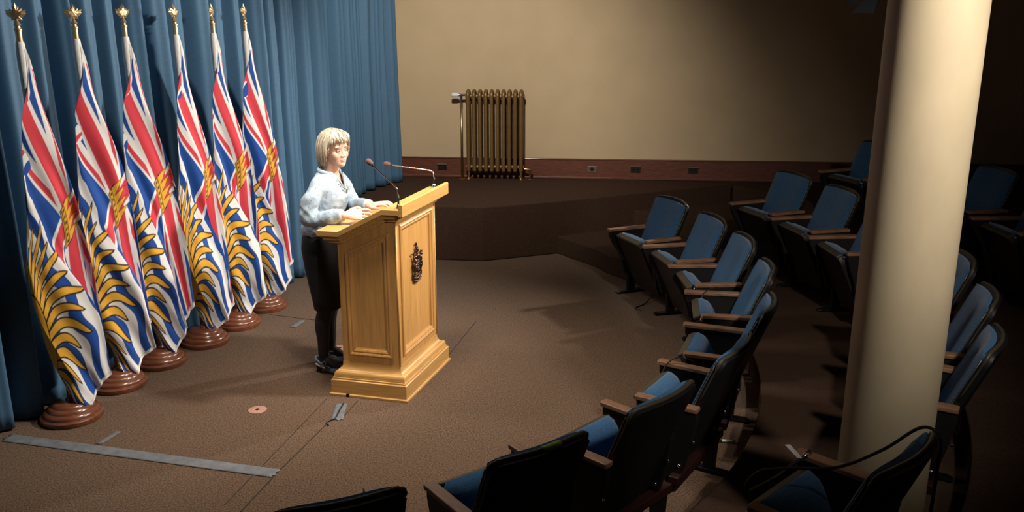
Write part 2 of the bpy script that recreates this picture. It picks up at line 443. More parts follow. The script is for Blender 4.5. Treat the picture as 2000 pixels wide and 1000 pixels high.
def make_finial(parent):
    out = leaf_outline(); sc = .100
    mb = MB(); n = len(out); z0 = .108
    cen = [(0, s*.012, z0+.45*sc) for s in (1, -1)]
    vs = [(x*sc*.85, .0, z0+y*sc) for x, y in out]
    mid = [(x*sc*.47, s*.010, z0+(.42+(y-.42)*.55)*sc) for s in (1, -1) for x, y in out]
    fs = []
    for s in (0, 1):
        for j in range(n):
            a, b_ = j, (j+1) % n; fs.append((a, b_, n+s*n+b_, n+s*n+a))
            fs.append((n+s*n+a, n+s*n+b_, 3*n+s))
    mb.add(vs+mid+cen, fs)
    lf = mb.build('finial', 'brass', parent)
    mb = MB().lathe([(.0165, .0), (.0165, .062), (.020, .064), (.020, .072), (.015, .076), (.013, .086), (.019, .094), (.014, .103), (.008, .112), (.004, .125)], 20)
    fe = mb.build('ferrule', 'brass', parent, auto=35)
    return lf, fe
FLAGS = [(-2.654, 5.017), (-2.574, 5.499), (-2.444, 5.888), (-2.267, 6.286), (-2.135, 6.665), (-2.026, 7.087)]
fl_labels = ['flag nearest the camera, at the far left, on a wooden base', 'second flag from the left, its white and red corner hanging over the third base',
             'third flag from the left, with broad blue and white waves hanging on its right', 'fourth flag from the left, turned so that red shows on its right edge',
             'fifth flag from the left, partly overlapped by the last one', 'flag farthest right, standing nearest to the speaker']
fmesh = {}
specs = [(1, 1.0, 1.0, .50), (2, .95, 1.05, .50), (3, .55, 1.08, .54), (4, .9, .95, .46), (5, 1.0, .95, .50), (6, .75, 1.0, .52)]
yaws = [6, 0, -4, 10, 2, -6]
leaf_yaw = [-4, 25, 40, 52, 70, 60]
for i, (x, y) in enumerate(FLAGS):
    root = tag(empty('flag', (x, y, 0)), 'draped '+fl_labels[i], 'flag', 'row of draped provincial flags')
    me = flag_mesh(*specs[i])
    c = obj('cloth', me, 'flag_cloth', root)
    c.location = (0, 0, 2.19); c.rotation_euler = (0, 0, R(46+yaws[i]))
    MB().tube([(0, 0, .06), (0, 0, 2.21)], .0145, 14).build('pole', 'pole_wood', root, auto=40)
    st = MB().lathe([(.172, .0), (.176, .012), (.176, .030), (.166, .038), (.160, .040), (.160, .046), (.152, .060), (.140, .066), (.134, .068), (.130, .080), (.118, .090), (.108, .093), (.104, .103), (.085, .112), (.028, .116), (.024, .130), (.0155, .134), (.0155, .10)], 48)
    st.build('base', 'stand_wood', root, auto=50)
    MB().lathe([(.0155, 0), (.019, .004), (.0185, .3), (.020, .8), (.024, .98), (.026, 1.05), (.0245, 1.10), (.022, 1.135), (.0175, 1.145)], 14, (0, 0, 1.065)).build('sleeve', 'white_cloth', root, smooth=True)
    lf, fe = make_finial(root)
    for q in (lf, fe): q.location = (0, 0, 2.205); q.rotation_euler = (0, 0, R(20+leaf_yaw[i]))

# ------------------------------------------------------------------ lectern
PN = Vector((-.657, 5.222)); PA = Vector((math.cos(R(72.8)), math.sin(R(72.8)))); PB = Vector((math.cos(R(166.3)), math.sin(R(166.3))))
PW, PD = .745, .515
lect = tag(empty('lectern', (PN.x, PN.y, 0)), 'golden oak lectern with panelled sides and bronze crest, at centre', 'lectern')
def pod(a, b, z): q = PA*a + PB*b; return (q.x, q.y, z)
def pod_ring(o, z): return [pod(o, o, z), pod(PW-o, o, z), pod(PW-o, PD-o, z), pod(o, PD-o, z)]
def pod_loft(prof): return MB().loft([pod_ring(o, z) for o, z in prof])
pod_loft([(-.006, .0), (-.006, .014), (.004, .018), (.004, .104), (.008, .108), (.03, .108)]).build('plinth', 'oak_horizontal', lect, bevel=.0015)
cov = [(.012, .106), (.012, .118), (.018, .120), (.018, .128)]
for i in range(9):
    t = i/8; cov.append((.020+.014*(1-math.cos(t*math.pi/2))*1.0, .128+.030*math.sin(t*math.pi/2)))
for i in range(1, 9):
    t = i/8; cov.append((.034+.030*math.sin(t*math.pi/2), .158+.048*(1-math.cos(t*math.pi/2))))
cov += [(.064, .214), (.09, .214)]
pod_loft(cov).build('base_moulding', 'oak_horizontal', lect, auto=30)
def top_prof(b):  # desk height along the depth
    return float(np.interp(b, [0, .12, .41, .6], [1.232, 1.232, 1.080, 1.080]))
IN = .066
# panelled faces
def panel_face(name, outer, opening, to3d, m):
    """outer quad -> opening quad -> moulding steps -> recessed panel; to3d(p, h): h outwards"""
    mb = MB()
    loops = [(outer, 0.0), (opening, 0.0), (inset(opening, .002), .009), (inset(opening, .010), .013), (inset(opening, .018), .009), (inset(opening, .020), .003),
             (inset(opening, .030), .006), (inset(opening, .040), .001), (inset(opening, .042), -.007), (inset(opening, .050), -.010)]
    rings = [[to3d(p, h) for p in lp] for lp, h in loops]
    mb.loft(rings, cap=False)
    k = len(mb.v); mb.add(rings[-1], [tuple(range(len(rings[-1])))])
    return mb.build(name, m, lect)
def zt(b): return top_prof(b)-.07
side_out = [(IN, .21), (PD-IN, .21), (PD-IN, zt(PD-IN)), (.41, zt(.41)), (.12, zt(.12)), (IN, zt(.0))]
def side_face(a, sgn, nm):
    o = [(IN, .21), (PD-IN, .21), (PD-IN, zt(.43)), (IN, zt(.10))]
    op = [(IN+.045, .262), (PD-IN-.045, .262), (PD-IN-.045, .93), (IN+.045, 1.078)]
    return panel_face(nm, o, op, lambda p, h: pod(a - sgn*h, p[0], p[1]), 'oak_panel')
side_face(IN, 1, 'side_panel')
side_face(PW-IN, -1, 'side_panel')
fo = [(IN, .21), (PW-IN, .21), (PW-IN, 1.165), (IN, 1.165)]
fop = [(IN+.045, .262), (PW-IN-.045, .262), (PW-IN-.045, 1.115), (IN+.045, 1.115)]
panel_face('front_panel', fo, fop, lambda p, h: pod(p[0], IN-h, p[1]), 'oak_panel')
MB().add([pod(IN, PD-IN, .21), pod(PW-IN, PD-IN, .21), pod(PW-IN, PD-IN, zt(.43)), pod(IN, PD-IN, zt(.43))], [(0, 1, 2, 3)]).build('back_board', 'oak_panel', lect)
# corner beads
for a, b, z1 in ((IN, IN, 1.16), (PW-IN, IN, 1.16)):
    MB().tube([pod(a, b, .21), pod(a, b, z1)], .006, 10).build('corner_bead', 'oak', lect, smooth=True)
# crown: stepped mouldings that follow the sloping desk
def crown_layer(name, o, d0, d1, m='oak_horizontal', back=.03):
    bs = [o, .12, .41, PD+back-o]
    poly = [(b, top_prof(b)-d0) for b in bs] + [(b, top_prof(b)-d1) for b in reversed(bs)]
    return MB().prism(poly, lambda p: pod(o, p[0], p[1]), lambda p: pod(PW-o, p[0], p[1])).build(name, m, lect, bevel=.0025)
crown_layer('desk_top', -.004, .000, .034)
crown_layer('crown_moulding', .012, .034, .046)
crown_layer('crown_moulding', .022, .046, .062)
crown_layer('crown_moulding', .036, .062, .072)
crown_layer('crown_moulding', .048, .072, .086)
# raised front ledge
mb = MB().prism([(-.012, 1.190), (-.012, 1.262), (-.006, 1.266), (.010, 1.266), (.014, 1.258), (.016, 1.19)], lambda p: pod(-.006, p[0], p[1]), lambda p: pod(PW+.006, p[0], p[1]))
mb.build('front_ledge', 'oak_horizontal', lect, bevel=.002)
mb = MB().prism([(0, .002), (0, .02), (.012, .024), (.02, .02), (.022, .002)], lambda p: pod(-.0085, .385+p[0]*1.0, p[1]), lambda p: pod(-.003, .385+p[0], p[1]))
mb.build('cable_notch', 'black_plastic', lect)
# bronze crest on the front panel: shield, two supporters, helm, crown, lion and scroll
def cr(a, z, h): return pod(PW*.5+a, IN+.010-h-.0, .80+z)
crest = MB()
NB = -Vector((PB.x, PB.y, 0))
AX = Vector((PA.x, PA.y, 0)); CM = Matrix(((AX.x, NB.x, 0), (AX.y, NB.y, 0), (0, 0, 1)))
def ce(a, z, h, ra, rz, rh, rot=0.0):
    Mx = CM @ Matrix.Rotation(rot, 3, 'Y')
    crest.ell(cr(a, z, h), (ra, rh, rz), Mx, 10, 7)
sh = [(-.034, .035), (.034, .035), (.034, -.01), (.026, -.038), (0, -.06), (-.026, -.038), (-.034, -.01)]
crest.prism(sh, lambda p: cr(p[0], p[1], 0.0), lambda p: cr(p[0]*.92, p[1]*.92, .020))
for k in range(4): ce(0, .012-.016*k, .022, .028-.004*k, .0035, .004)
ce(0, .028, .022, .026, .004, .005); ce(0, .028, .022, .004, .012, .005)
# left supporter (stag): hind legs, body, neck, head, antlers
for s, hx in ((-1, 0), (1, 0)):
    ce(s*.048, -.050, .012, .009, .026, .009, s*.25); ce(s*.060, -.062, .010, .007, .022, .008, -s*.2)
    ce(s*.052, -.012, .014, .014, .034, .013, s*.18); ce(s*.048, .028, .016, .011, .022, .011, -s*.25)
    ce(s*.040, .008, .024, .018, .005, .006, s*.5); ce(s*.040, -.012, .022, .016, .005, .006, s*.3)
    ce(s*.056, .056, .018, .014, .010, .010, s*.5)
    if s < 0:
        for q in range(4): ce(-.052-.008*q, .076+.004*(q % 2), .012, .0025, .015, .003, -.3-.25*q)
    else:
        for q in range(6): ce(.066+.011*math.cos(q), .064+.011*math.sin(q), .014, .006, .006, .006)
# helm, crown, lion above
ce(0, .052, .018, .018, .020, .014); ce(-.020, .048, .014, .014, .012, .008, .6); ce(.020, .048, .014, .014, .012, .008, -.6)
ce(0, .075, .016, .021, .006, .012)
for q in (-2, -1, 0, 1, 2): ce(q*.009, .087, .014, .003, .009, .004)
ce(0, .098, .014, .016, .011, .009); ce(-.010, .112, .014, .008, .012, .008); ce(.013, .098, .012, .004, .016, .004, .3)
for q in (-1, 0, 1): ce(-.004+q*.007, .132, .010, .003, .012, .004)
for q in (-1, 1): ce(q*.007, .086, .014, .004, .012, .005)
# compartment with flowers and the scroll
for q in range(15):
    a = -.062+.124*q/14; ce(a, -.078-.018*math.sin(math.pi*q/14), .010, .007, .008, .008)
for q in range(11):
    a = -.05+.10*q/10; ce(a, -.098-.016*math.sin(math.pi*q/10), .012, .008, .007, .008, .4*math.cos(q))
for q in range(9): ce(-.04+.01*q, -.070+.006*(q % 2), .016, .006, .006, .007)
cro = crest.build('crest', 'crest_bronze', lect, smooth=True); cro['label'] = 'dark bronze coat of arms'
cro.scale = (1, 1, 1)
# gooseneck microphones
def mic(a, b, pts_px, head, label):
    base = pod(a, b, top_prof(b)); B0 = Vector((PN.x, PN.y, 0)) + Vector(base)
    root = tag(empty('microphone', B0), label, 'microphone', 'gooseneck microphones on the lectern')
    MB().lathe([(.020, .0), (.020, .006), (.013, .010), (.012, .022), (.008, .026)], 18).build('mount', 'chrome', root, auto=40)
    P = [Vector(p) for p in pts_px]
    MB().tube([(0, 0, .02), P[0]*.5+Vector((0, 0, .01)), P[0]], .0062, 10).build('stem', 'dark_metal', root, smooth=True)
    # smooth curve through points
    cur = []
    for i in range(len(P)-1):
        p0 = P[max(i-1, 0)]; p1 = P[i]; p2 = P[i+1]; p3 = P[min(i+2, len(P)-1)]
        for k in range(8):
            t = k/8; cur.append(.5*((2*p1)+(p2-p0)*t+(2*p0-5*p1+4*p2-p3)*t*t+(3*p1-p0-3*p2+p3)*t**3))
    cur.append(P[-1])
    MB().tube(cur, .0042, 8).build('gooseneck', 'chrome', root, smooth=True)
    d = (P[-1]-P[-2]).normalized(); q = d.to_track_quat('Z', 'Y').to_matrix()
    MB().lathe([(.004, -.012), (.0075, -.006), (.0075, .012)], 12, P[-1], q).build('capsule', 'dark_metal', root, smooth=True)
    MB().lathe([(.006, 0), (.013, .004), (.0165, .014), (.0170, .028), (.0150, .040), (.009, .047), (.001, .049)], 16, P[-1], q).build('windscreen', 'foam_mic', root, smooth=True)
    return root
mic(.040, .030, [(0, 0, .085), (-.004, .0, .118), (-.030, .008, .150), (-.115, .035, .222), (-.152, .045, .256)], None, 'gooseneck microphone on the near corner of the lectern')
mic(.705, .070, [(0, 0, .075), (-.004, .0, .100), (-.030, .006, .116), (-.190, .030, .135), (-.290, .045, .148)], None, 'gooseneck microphone on the far corner of the lectern')

# ------------------------------------------------------------------ person
def evaluated(o, name):
    dg = bpy.context.evaluated_depsgraph_get(); dg.update()
    me = bpy.data.meshes.new_from_object(o.evaluated_get(dg)); me.name = name
    old = o.data; o.modifiers.clear(); o.data = me; bpy.data.meshes.remove(old)
    return me
def remesh(mb, name, m, voxel, smooth_it=4, parent=None, fac=.5):
    o = mb.build(name, m, parent)
    r = o.modifiers.new('remesh', 'REMESH'); r.mode = 'VOXEL'; r.voxel_size = voxel
    s = o.modifiers.new('smooth', 'SMOOTH'); s.factor = fac; s.iterations = smooth_it
    me = evaluated(o, name)
    me.polygons.foreach_set('use_smooth', [True]*len(me.polygons))
    return o
def ering(c, hx, hy, n=24, e=2.0, M=None):
    out = []
    for j in range(n):
        a = 2*math.pi*j/n; ca, sa = math.cos(a), math.sin(a)
        q = Vector((math.copysign(abs(ca)**(2/e), ca)*hx, math.copysign(abs(sa)**(2/e), sa)*hy, 0))
        if M is not None: q = M @ q
        out.append(q + Vector(c))
    return out
def stack(mb, rows, n=24, e=2.2):   # (z, cx, half width y, half depth x)
    mb.loft([ering((cx, 0, z), hd, hw, n, e) for z, cx, hw, hd in rows])
def chain(mb, pts, rad, n=16, sub=4):
    P = [Vector(p) for p in pts]; out = []; rr = []
    for i in range(len(P)-1):
        p0 = P[max(i-1, 0)]; p1 = P[i]; p2 = P[i+1]; p3 = P[min(i+2, len(P)-1)]
        for k in range(sub):
            t = k/sub; out.append(.5*((2*p1)+(p2-p0)*t+(2*p0-5*p1+4*p2-p3)*t*t+(3*p1-p0-3*p2+p3)*t**3)); rr.append(rad[i]+(rad[i+1]-rad[i])*t)
    out.append(P[-1]); rr.append(rad[-1])
    mb.tube(out, rr, n)
    mb.ell(out[0], (rr[0],)*3); mb.ell(out[-1], (rr[-1],)*3)
body = MB()
stack(body, [(.78, 0, .165, .11), (.90, -.01, .172, .115), (.99, .0, .140, .095), (1.08, .02, .130, .09), (1.2, .05, .145, .10), (1.27, .06, .155, .085), (1.325, .065, .115, .062), (1.355, .068, .070, .055)])
chain(body, [(.062, 0, 1.33), (.085, 0, 1.40), (.100, 0, 1.47)], [.058, .052, .054])
# head: profile rings in its own frame (origin at chin height on the neck axis)
HM = Matrix.Rotation(R(-27), 3, 'Z') @ Matrix.Rotation(R(5), 3, 'Y')
HO = Vector((.108, 0, 1.405))
def hp(p): return HO + HM @ Vector(p)
HR = [(.000, .076, .030, .022), (.010, .084, .000, .036), (.024, .087, -.03, .047), (.045, .087, -.052, .056), (.068, .087, -.072, .062), (.092, .083, -.086, .067), (.112, .079, -.094, .070),
      (.130, .083, -.098, .0725), (.150, .082, -.098, .073), (.172, .073, -.092, .069), (.192, .054, -.077, .058), (.206, .028, -.052, .040), (.213, .004, -.026, .018)]
body.loft([[hp((p.x, p.y, p.z)) for p in ering(((f+b)/2, 0, z), (f-b)/2, hw, 28, 2.15)] for z, f, b, hw in HR])
def hell(c, r, rot=None):
    M = HM if rot is None else HM @ rot
    body.ell(hp(c), r, M, 14, 9)
# nose, lips, chin, brow ridge, cheeks, ears
body.loft([[hp((x0+dx, sy*wd, z)) for dx, sy in ((0, -1), (pr_*.7, -.55), (pr_, 0), (pr_*.7, .55), (0, 1))] for z, x0, pr_, wd in ((.126, .074, .008, .007), (.110, .074, .013, .008), (.095, .076, .020, .010), (.082, .077, .026, .014), (.075, .078, .025, .015), (.069, .078, .012, .012))])
hell((.089, .011, .077), (.010, .007, .007)); hell((.089, -.011, .077), (.010, .007, .007))
hell((.083, 0, .054), (.010, .022, .007)); hell((.084, 0, .044), (.009, .019, .007)); hell((.082, 0, .020), (.012, .018, .014))
for s in (-1, 1):
    hell((.055, s*.042, .080), (.022, .019, .026)); hell((.070, s*.032, .131), (.012, .022, .007)); hell((-.008, s*.072, .098), (.016, .007, .030))
# arms, legs
SHR, ELR, WRR = Vector((.055, -.160, 1.285)), Vector((.030, -.225, 1.105)), Vector((.275, -.262, 1.140))
SHL, ELL, WRL = Vector((.075, .160, 1.285)), Vector((.15, .175, 1.10)), Vector((.350, -.035, 1.160))
chain(body, [SHR, SHR.lerp(ELR, .5)+Vector((-.01, -.01, 0)), ELR], [.034, .036, .032]); chain(body, [ELR, ELR.lerp(WRR, .4), WRR], [.030, .030, .025])
chain(body, [SHL, SHL.lerp(ELL, .5), ELL], [.034, .036, .032]); chain(body, [ELL, ELL.lerp(WRL, .4), WRL], [.030, .030, .025])
def hand(origin, fwd, upv, thumb_side, curls):
    X = Vector(fwd).normalized(); Z = Vector(upv); Z = (Z - X*Z.dot(X)).normalized(); Y = Z.cross(X)*thumb_side
    T = lambda p: Vector(origin) + X*p[0] + Y*p[1] + Z*p[2]
    rows = [(-.015, .026, .021), (.01, .028, .020), (.035, .037, .018), (.065, .043, .016), (.088, .043, .013), (.094, .040, .009)]
    body.loft([[T((x, math.sin(2*math.pi*j/16)*hy, math.cos(2*math.pi*j/16)*hz)) for j in range(16)] for x, hy, hz in rows])
    for k, (y0, ln, cu, spl_) in enumerate(zip((.033, .011, -.011, -.032), (.072, .080, .074, .058), curls, (.10, .02, -.06, -.16))):
        p = Vector((.080, y0, .001)); ang = .12; pts = [p]; 
        for q, fr in enumerate((.45, .30, .25)):
            ang -= cu*(.5 if q == 0 else .8)
            p = p + Vector((math.cos(ang)*math.cos(spl_), math.sin(spl_), math.sin(ang)))*ln*fr*1.12; pts.append(p)
        chain(body, [T(q) for q in pts], [.0092, .0086, .0078, .0066], 10, 3)
    chain(body, [T(q) for q in ((.012, .022, -.004), (.040, .046, -.008), (.066, .057, -.010), (.090, .058, -.014))], [.014, .012, .0095, .0075], 10, 3)
hand(WRR+Vector((.012, .004, .0)), (.93, .34, .04), (-.15, -.75, .65), 1, (.42, .46, .50, .55))
hand(WRL+Vector((.010, -.004, 0)), (.95, -.12, .20), (-.42, -.05, .90), -1, (.40, .36, .4, .45))
for s, hip, knee, ank, toe in ((-1, (.0, -.085, .84), (.035, -.078, .47), (.000, -.10, .115), (.115, -.105, .032)), (1, (.0, .085, .84), (.005, .085, .47), (-.035, .09, .115), (.08, .095, .032))):
    hip, knee, ank, toe = map(Vector, (hip, knee, ank, toe))
    chain(body, [hip, hip.lerp(knee, .5)+Vector((.012, 0, 0)), knee], [.085, .070, .052])
    chain(body, [knee, knee.lerp(ank, .35)+Vector((-.022, 0, 0)), knee.lerp(ank, .7)+Vector((-.008, 0, 0)), ank], [.051, .053, .040, .033])
    chain(body, [ank+Vector((-.022, 0, -.03)), ank+Vector((.03, 0, -.035)), toe], [.030, .032, .022])
PERSON = remesh(body, 'person', ['skin', 'tights'], .0036, 5)
me = PERSON.data
n = len(me.polygons); cen = np.empty(n*3); me.polygons.foreach_get('center', cen); cen = cen.reshape(-1, 3)
me.polygons.foreach_set('material_index', (cen[:, 2] < .97).astype(np.int32))
PERSON.location = (-1.25, 5.82, 0); PERSON.rotation_euler = (0, 0, R(-14))
tag(PERSON, 'blonde person in pale blue blouse and black skirt standing behind the lectern', 'person')
def ppart(mb, name, m, **k): return mb.build(name, m, PERSON, **k)
# eyes, brows, lips
for s in (-1, 1):
    e = MB().ell(hp((.0745, s*.030, .112)), (.0085, .0120, .0048), HM, 14, 9); eo = ppart(e, 'eye', 'eye_white', smooth=True)
    e = MB().ell(hp((.0805, s*.030, .1115)), (.0035, .0050, .0045), HM, 10, 7); x = e.build('iris', 'eye_dark', eo, smooth=True)
    lid = MB().tube([hp((.078-.006*abs(t)**2, s*.030+.0145*t, .1165-.0035*t*t)) for t in (-1, -.6, -.2, .2, .6, 1)], [.0012, .002, .0024, .0024, .002, .0012], 6); lid.build('lash_shade', 'brow', eo, smooth=True)  # dark lash strip that also colours in the shade of the upper lid
    br = MB().tube([hp((.0845-.010*max(0, t)**2, s*(.032+.019*t), .1325+.0035*(1-t*t)-.001*t)) for t in (-1, -.5, 0, .5, 1)], [.0012, .002, .002, .0016, .0008], 6); ppart(br, 'eyebrow', 'brow', smooth=True)
lp = MB(); lp.ell(hp((.0895, 0, .0535)), (.0050, .017, .0034), HM, 14, 8); lp.ell(hp((.0895, 0, .0465)), (.0052, .014, .0038), HM, 14, 8); ppart(lp, 'lips', 'lip', smooth=True)
# hair: an under-cap plus many tapering locks
def hair():
    rnd = random.Random(5); V = []; Fc = []; T = []
    mb = MB(); tint = []
    def addt(k0, root, tip):
        tint.extend([root]*(len(mb.v)-k0))
    # cap
    rows = []
    for z, f, b, hw in [(.018, -.022, -.086, .066), (.05, -.02, -.100, .077), (.09, -.012, -.112, .083), (.125, .000, -.118, .086), (.150, .020, -.116, .086), (.178, .062, -.110, .083), (.202, .070, -.094, .072), (.220, .040, -.066, .052), (.230, .006, -.028, .022)]:
        rows.append([hp((p.x, p.y, p.z)) for p in ering(((f+b)/2, 0, z), (f-b)/2, hw, 30, 2.2)])
    mb.loft(rows); tint.extend([(.50, .38, .24)]*len(mb.v))
    for k in range(1250):
        az = rnd.uniform(-math.pi, math.pi); a = abs(az)
        # parting a little left of the middle
        sx = rnd.uniform(-.045, .05); sy0 = .010
        pull = 0.0
        if a < .80:
            if rnd.random() < .66: continue
            end = .174 + rnd.uniform(-.022, .014); sx = rnd.uniform(.0, .055)
        elif a < 1.18: end = .166 - (a-.80)*.20 + rnd.uniform(-.012, .012)
        elif a < 1.42: end = .060 - (a-1.18)*.16 + rnd.uniform(-.02, .012)
        elif a < 1.9: end = .012 + rnd.uniform(-.016, .018)
        else: end = -.004 + rnd.uniform(-.018, .016)
        dirx, diry = math.cos(az), math.sin(az)
        ex = (.098 if dirx > 0 else .118)+rnd.uniform(-.004, .010); ey = .090+rnd.uniform(-.004, .011)
        cx = -.010
        pts = []; N_ = 9
        zb = end if end > .100 else .125
        top = .229+rnd.uniform(-.004, .007)
        for i in range(N_):
            t = i/(N_-1)
            if zb == end: 
                ph = t*math.pi/2; rr = math.sin(ph); z = zb + (top-zb)*math.cos(ph)**.9; q = 0
            elif t < .5:
                ph = t/.5*math.pi/2; rr = math.sin(ph); z = zb + (top-zb)*math.cos(ph)**.9
            else:
                rr = 1.0; z = zb
            if t >= .5 and zb != end:
                q = (t-.5)/.5; z = zb + (end-zb)*q
                rr = 1.0 + .03*math.sin(q*math.pi) - .14*q*q*(1 if a > 1.2 else .2)
            pass
            sway = .006*math.sin(t*5+k)
            s0 = (1-min(1, t*2.2))
            pts.append(hp((cx + sx*s0*.6 + dirx*ex*rr - diry*sway, diry*ey*rr + sy0*s0 + dirx*sway, z)))
        r0 = rnd.uniform(.0026, .0048)
        k0 = len(mb.v)
        mb.tube(pts, [r0*.5, r0*.9, r0, r0, r0, r0, r0*.95, r0*.7, r0*.2], 5, flat=.6)
        g = rnd.random()
        base = Vector((.48, .40, .29)).lerp(Vector((.68, .62, .53)), g) if rnd.random() < .84 else Vector((.30, .20, .115))
        for i in range(N_):
            q = max(0, 1-i/2.2); cc = base.lerp(Vector((.30, .20, .12)), q*.75)
            tint.extend([tuple(cc)]*5)
    o = mb.build('hair', 'hair_blonde', PERSON, smooth=True)
    ca = o.data.color_attributes.new('tint', 'FLOAT_COLOR', 'POINT')
    ca.data.foreach_set('color', np.c_[np.array(tint), np.ones(len(tint))].astype(np.float32).ravel())
hair()
# blouse
bl = MB()
stack(bl, [(.955, -.005, .165, .118), (.985, -.004, .168, .122), (1.02, .0, .164, .122), (1.10, .022, .164, .120), (1.20, .052, .172, .124), (1.265, .060, .172, .110), (1.315, .062, .152, .090), (1.345, .065, .112, .076), (1.370, .068, .078, .066), (1.382, .068, .068, .060)])
chain(bl, [SHR+Vector((0, .02, -.005)), SHR.lerp(ELR, .35)+Vector((-.012, -.014, 0)), SHR.lerp(ELR, .75)+Vector((-.012, -.014, 0)), ELR+Vector((-.015, 0, -.005))], [.056, .058, .056, .053])
chain(bl, [ELR+Vector((-.015, 0, -.005)), ELR.lerp(WRR, .35)+Vector((0, 0, -.012)), ELR.lerp(WRR, .7)+Vector((0, 0, -.010)), WRR.lerp(ELR, .10)], [.053, .051, .047, .036])
chain(bl, [SHL+Vector((0, -.02, -.005)), SHL.lerp(ELL, .35), SHL.lerp(ELL, .75), ELL], [.056, .057, .054, .051])
chain(bl, [ELL, ELL.lerp(WRL, .35), ELL.lerp(WRL, .7), WRL.lerp(ELL, .10)], [.051, .049, .046, .036])
for Wv, Ev in ((WRR, ELR), (WRL, ELL)):
    d = (Wv-Ev).normalized(); bl.tube([Wv-d*.055, Wv-d*.050, Wv-d*.010, Wv-d*.006], [.036, .041, .039, .034], 18)
BLO = remesh(bl, 'blouse', 'blouse', .006, 3, PERSON)
me = BLO.data
co = np.empty(len(me.vertices)*3); me.vertices.foreach_get('co', co); co = co.reshape(-1, 3)
nr = np.empty_like(co).ravel(); me.vertices.foreach_get('normal', nr); nr = nr.reshape(-1, 3)
disp = np.array([.012*noise.noise(Vector((p[0]*9+p[2]*5, p[1]*9, p[2]*11))) + .011*(.35-abs(noise.noise(Vector((p[0]*11-p[2]*9, p[1]*9+3, p[2]*6)))))+.006*(.3-abs(noise.noise(Vector((p[0]*16+p[2]*16, p[1]*12+9, p[2]*8))))) for p in co])
near = np.minimum(np.linalg.norm(co-np.array(WRR), axis=1), np.linalg.norm(co-np.array(WRL), axis=1))
disp = np.maximum(disp, -.006); disp *= np.clip((near-.02)/.06, .2, 1)
co += nr*disp[:, None]; me.vertices.foreach_set('co', co.ravel().astype(np.float32)); me.update()
bm = bmesh.new(); bm.from_mesh(me)
kill = [v for v in bm.verts if v.co.x > .07 and v.co.z > 1.255 and abs(v.co.y) < (v.co.z-1.255)*.60]
kill += [v for v in bm.verts if v.co.z > 1.366 and abs(v.co.y) < .066]
bmesh.ops.delete(bm, geom=list(set(kill)), context='VERTS'); bm.to_mesh(me); bm.free()
me.polygons.foreach_set('use_smooth', [True]*len(me.polygons))
col_ = MB()   # stand collar, open at the front
cpts = []
for j in range(19):
    a = R(46) + (2*math.pi-R(92))*j/18; cpts.append((.070+.070*math.cos(a), .082*math.sin(a), 1.366 + .014*(-math.cos(a))))
col_.tube(cpts, .008, 8, flat=1.8, up=(0, 0, 1)); col_.build('collar', 'blouse', BLO, smooth=True)
for s in (-1, 1):
    MB().tube([(.116, s*.056, 1.358), (.140, s*.044, 1.33), (.160, s*.022, 1.29), (.170, s*.002, 1.25)], .006, 8).build('placket', 'blouse', BLO, smooth=True)
# skirt
sk = MB()
stack(sk, [(.445, .026, .148, .090), (.448, .026, .152, .094), (.52, .022, .158, .100), (.62, .014, .168, .110), (.74, .004, .180, .121), (.86, -.004, .184, .126), (.93, -.004, .172, .120), (.975, -.002, .158, .112), (.985, -.002, .150, .105)], 32)
ppart(sk, 'skirt', 'skirt_cloth', smooth=True, auto=50)
# necklace of small beads
nk = MB()
for j in range(47):
    t = (j-23)/23; a = t*math.pi*.93; fr = math.cos(a*.5)
    x = .070+.070*math.cos(a)*1.0 + .045*max(0, math.cos(a))**2; y = .074*math.sin(a)*(.95 if abs(t) > .3 else .9); z = 1.385 - .135*max(0, math.cos(a*.62))**3
    nk.ell((x+.008, y, z), (.0042,)*3, None, 8, 5)
nk.ell((.185, 0, 1.238), (.006, .006, .014), None, 8, 6)
ppart(nk, 'necklace', 'bead', smooth=True)
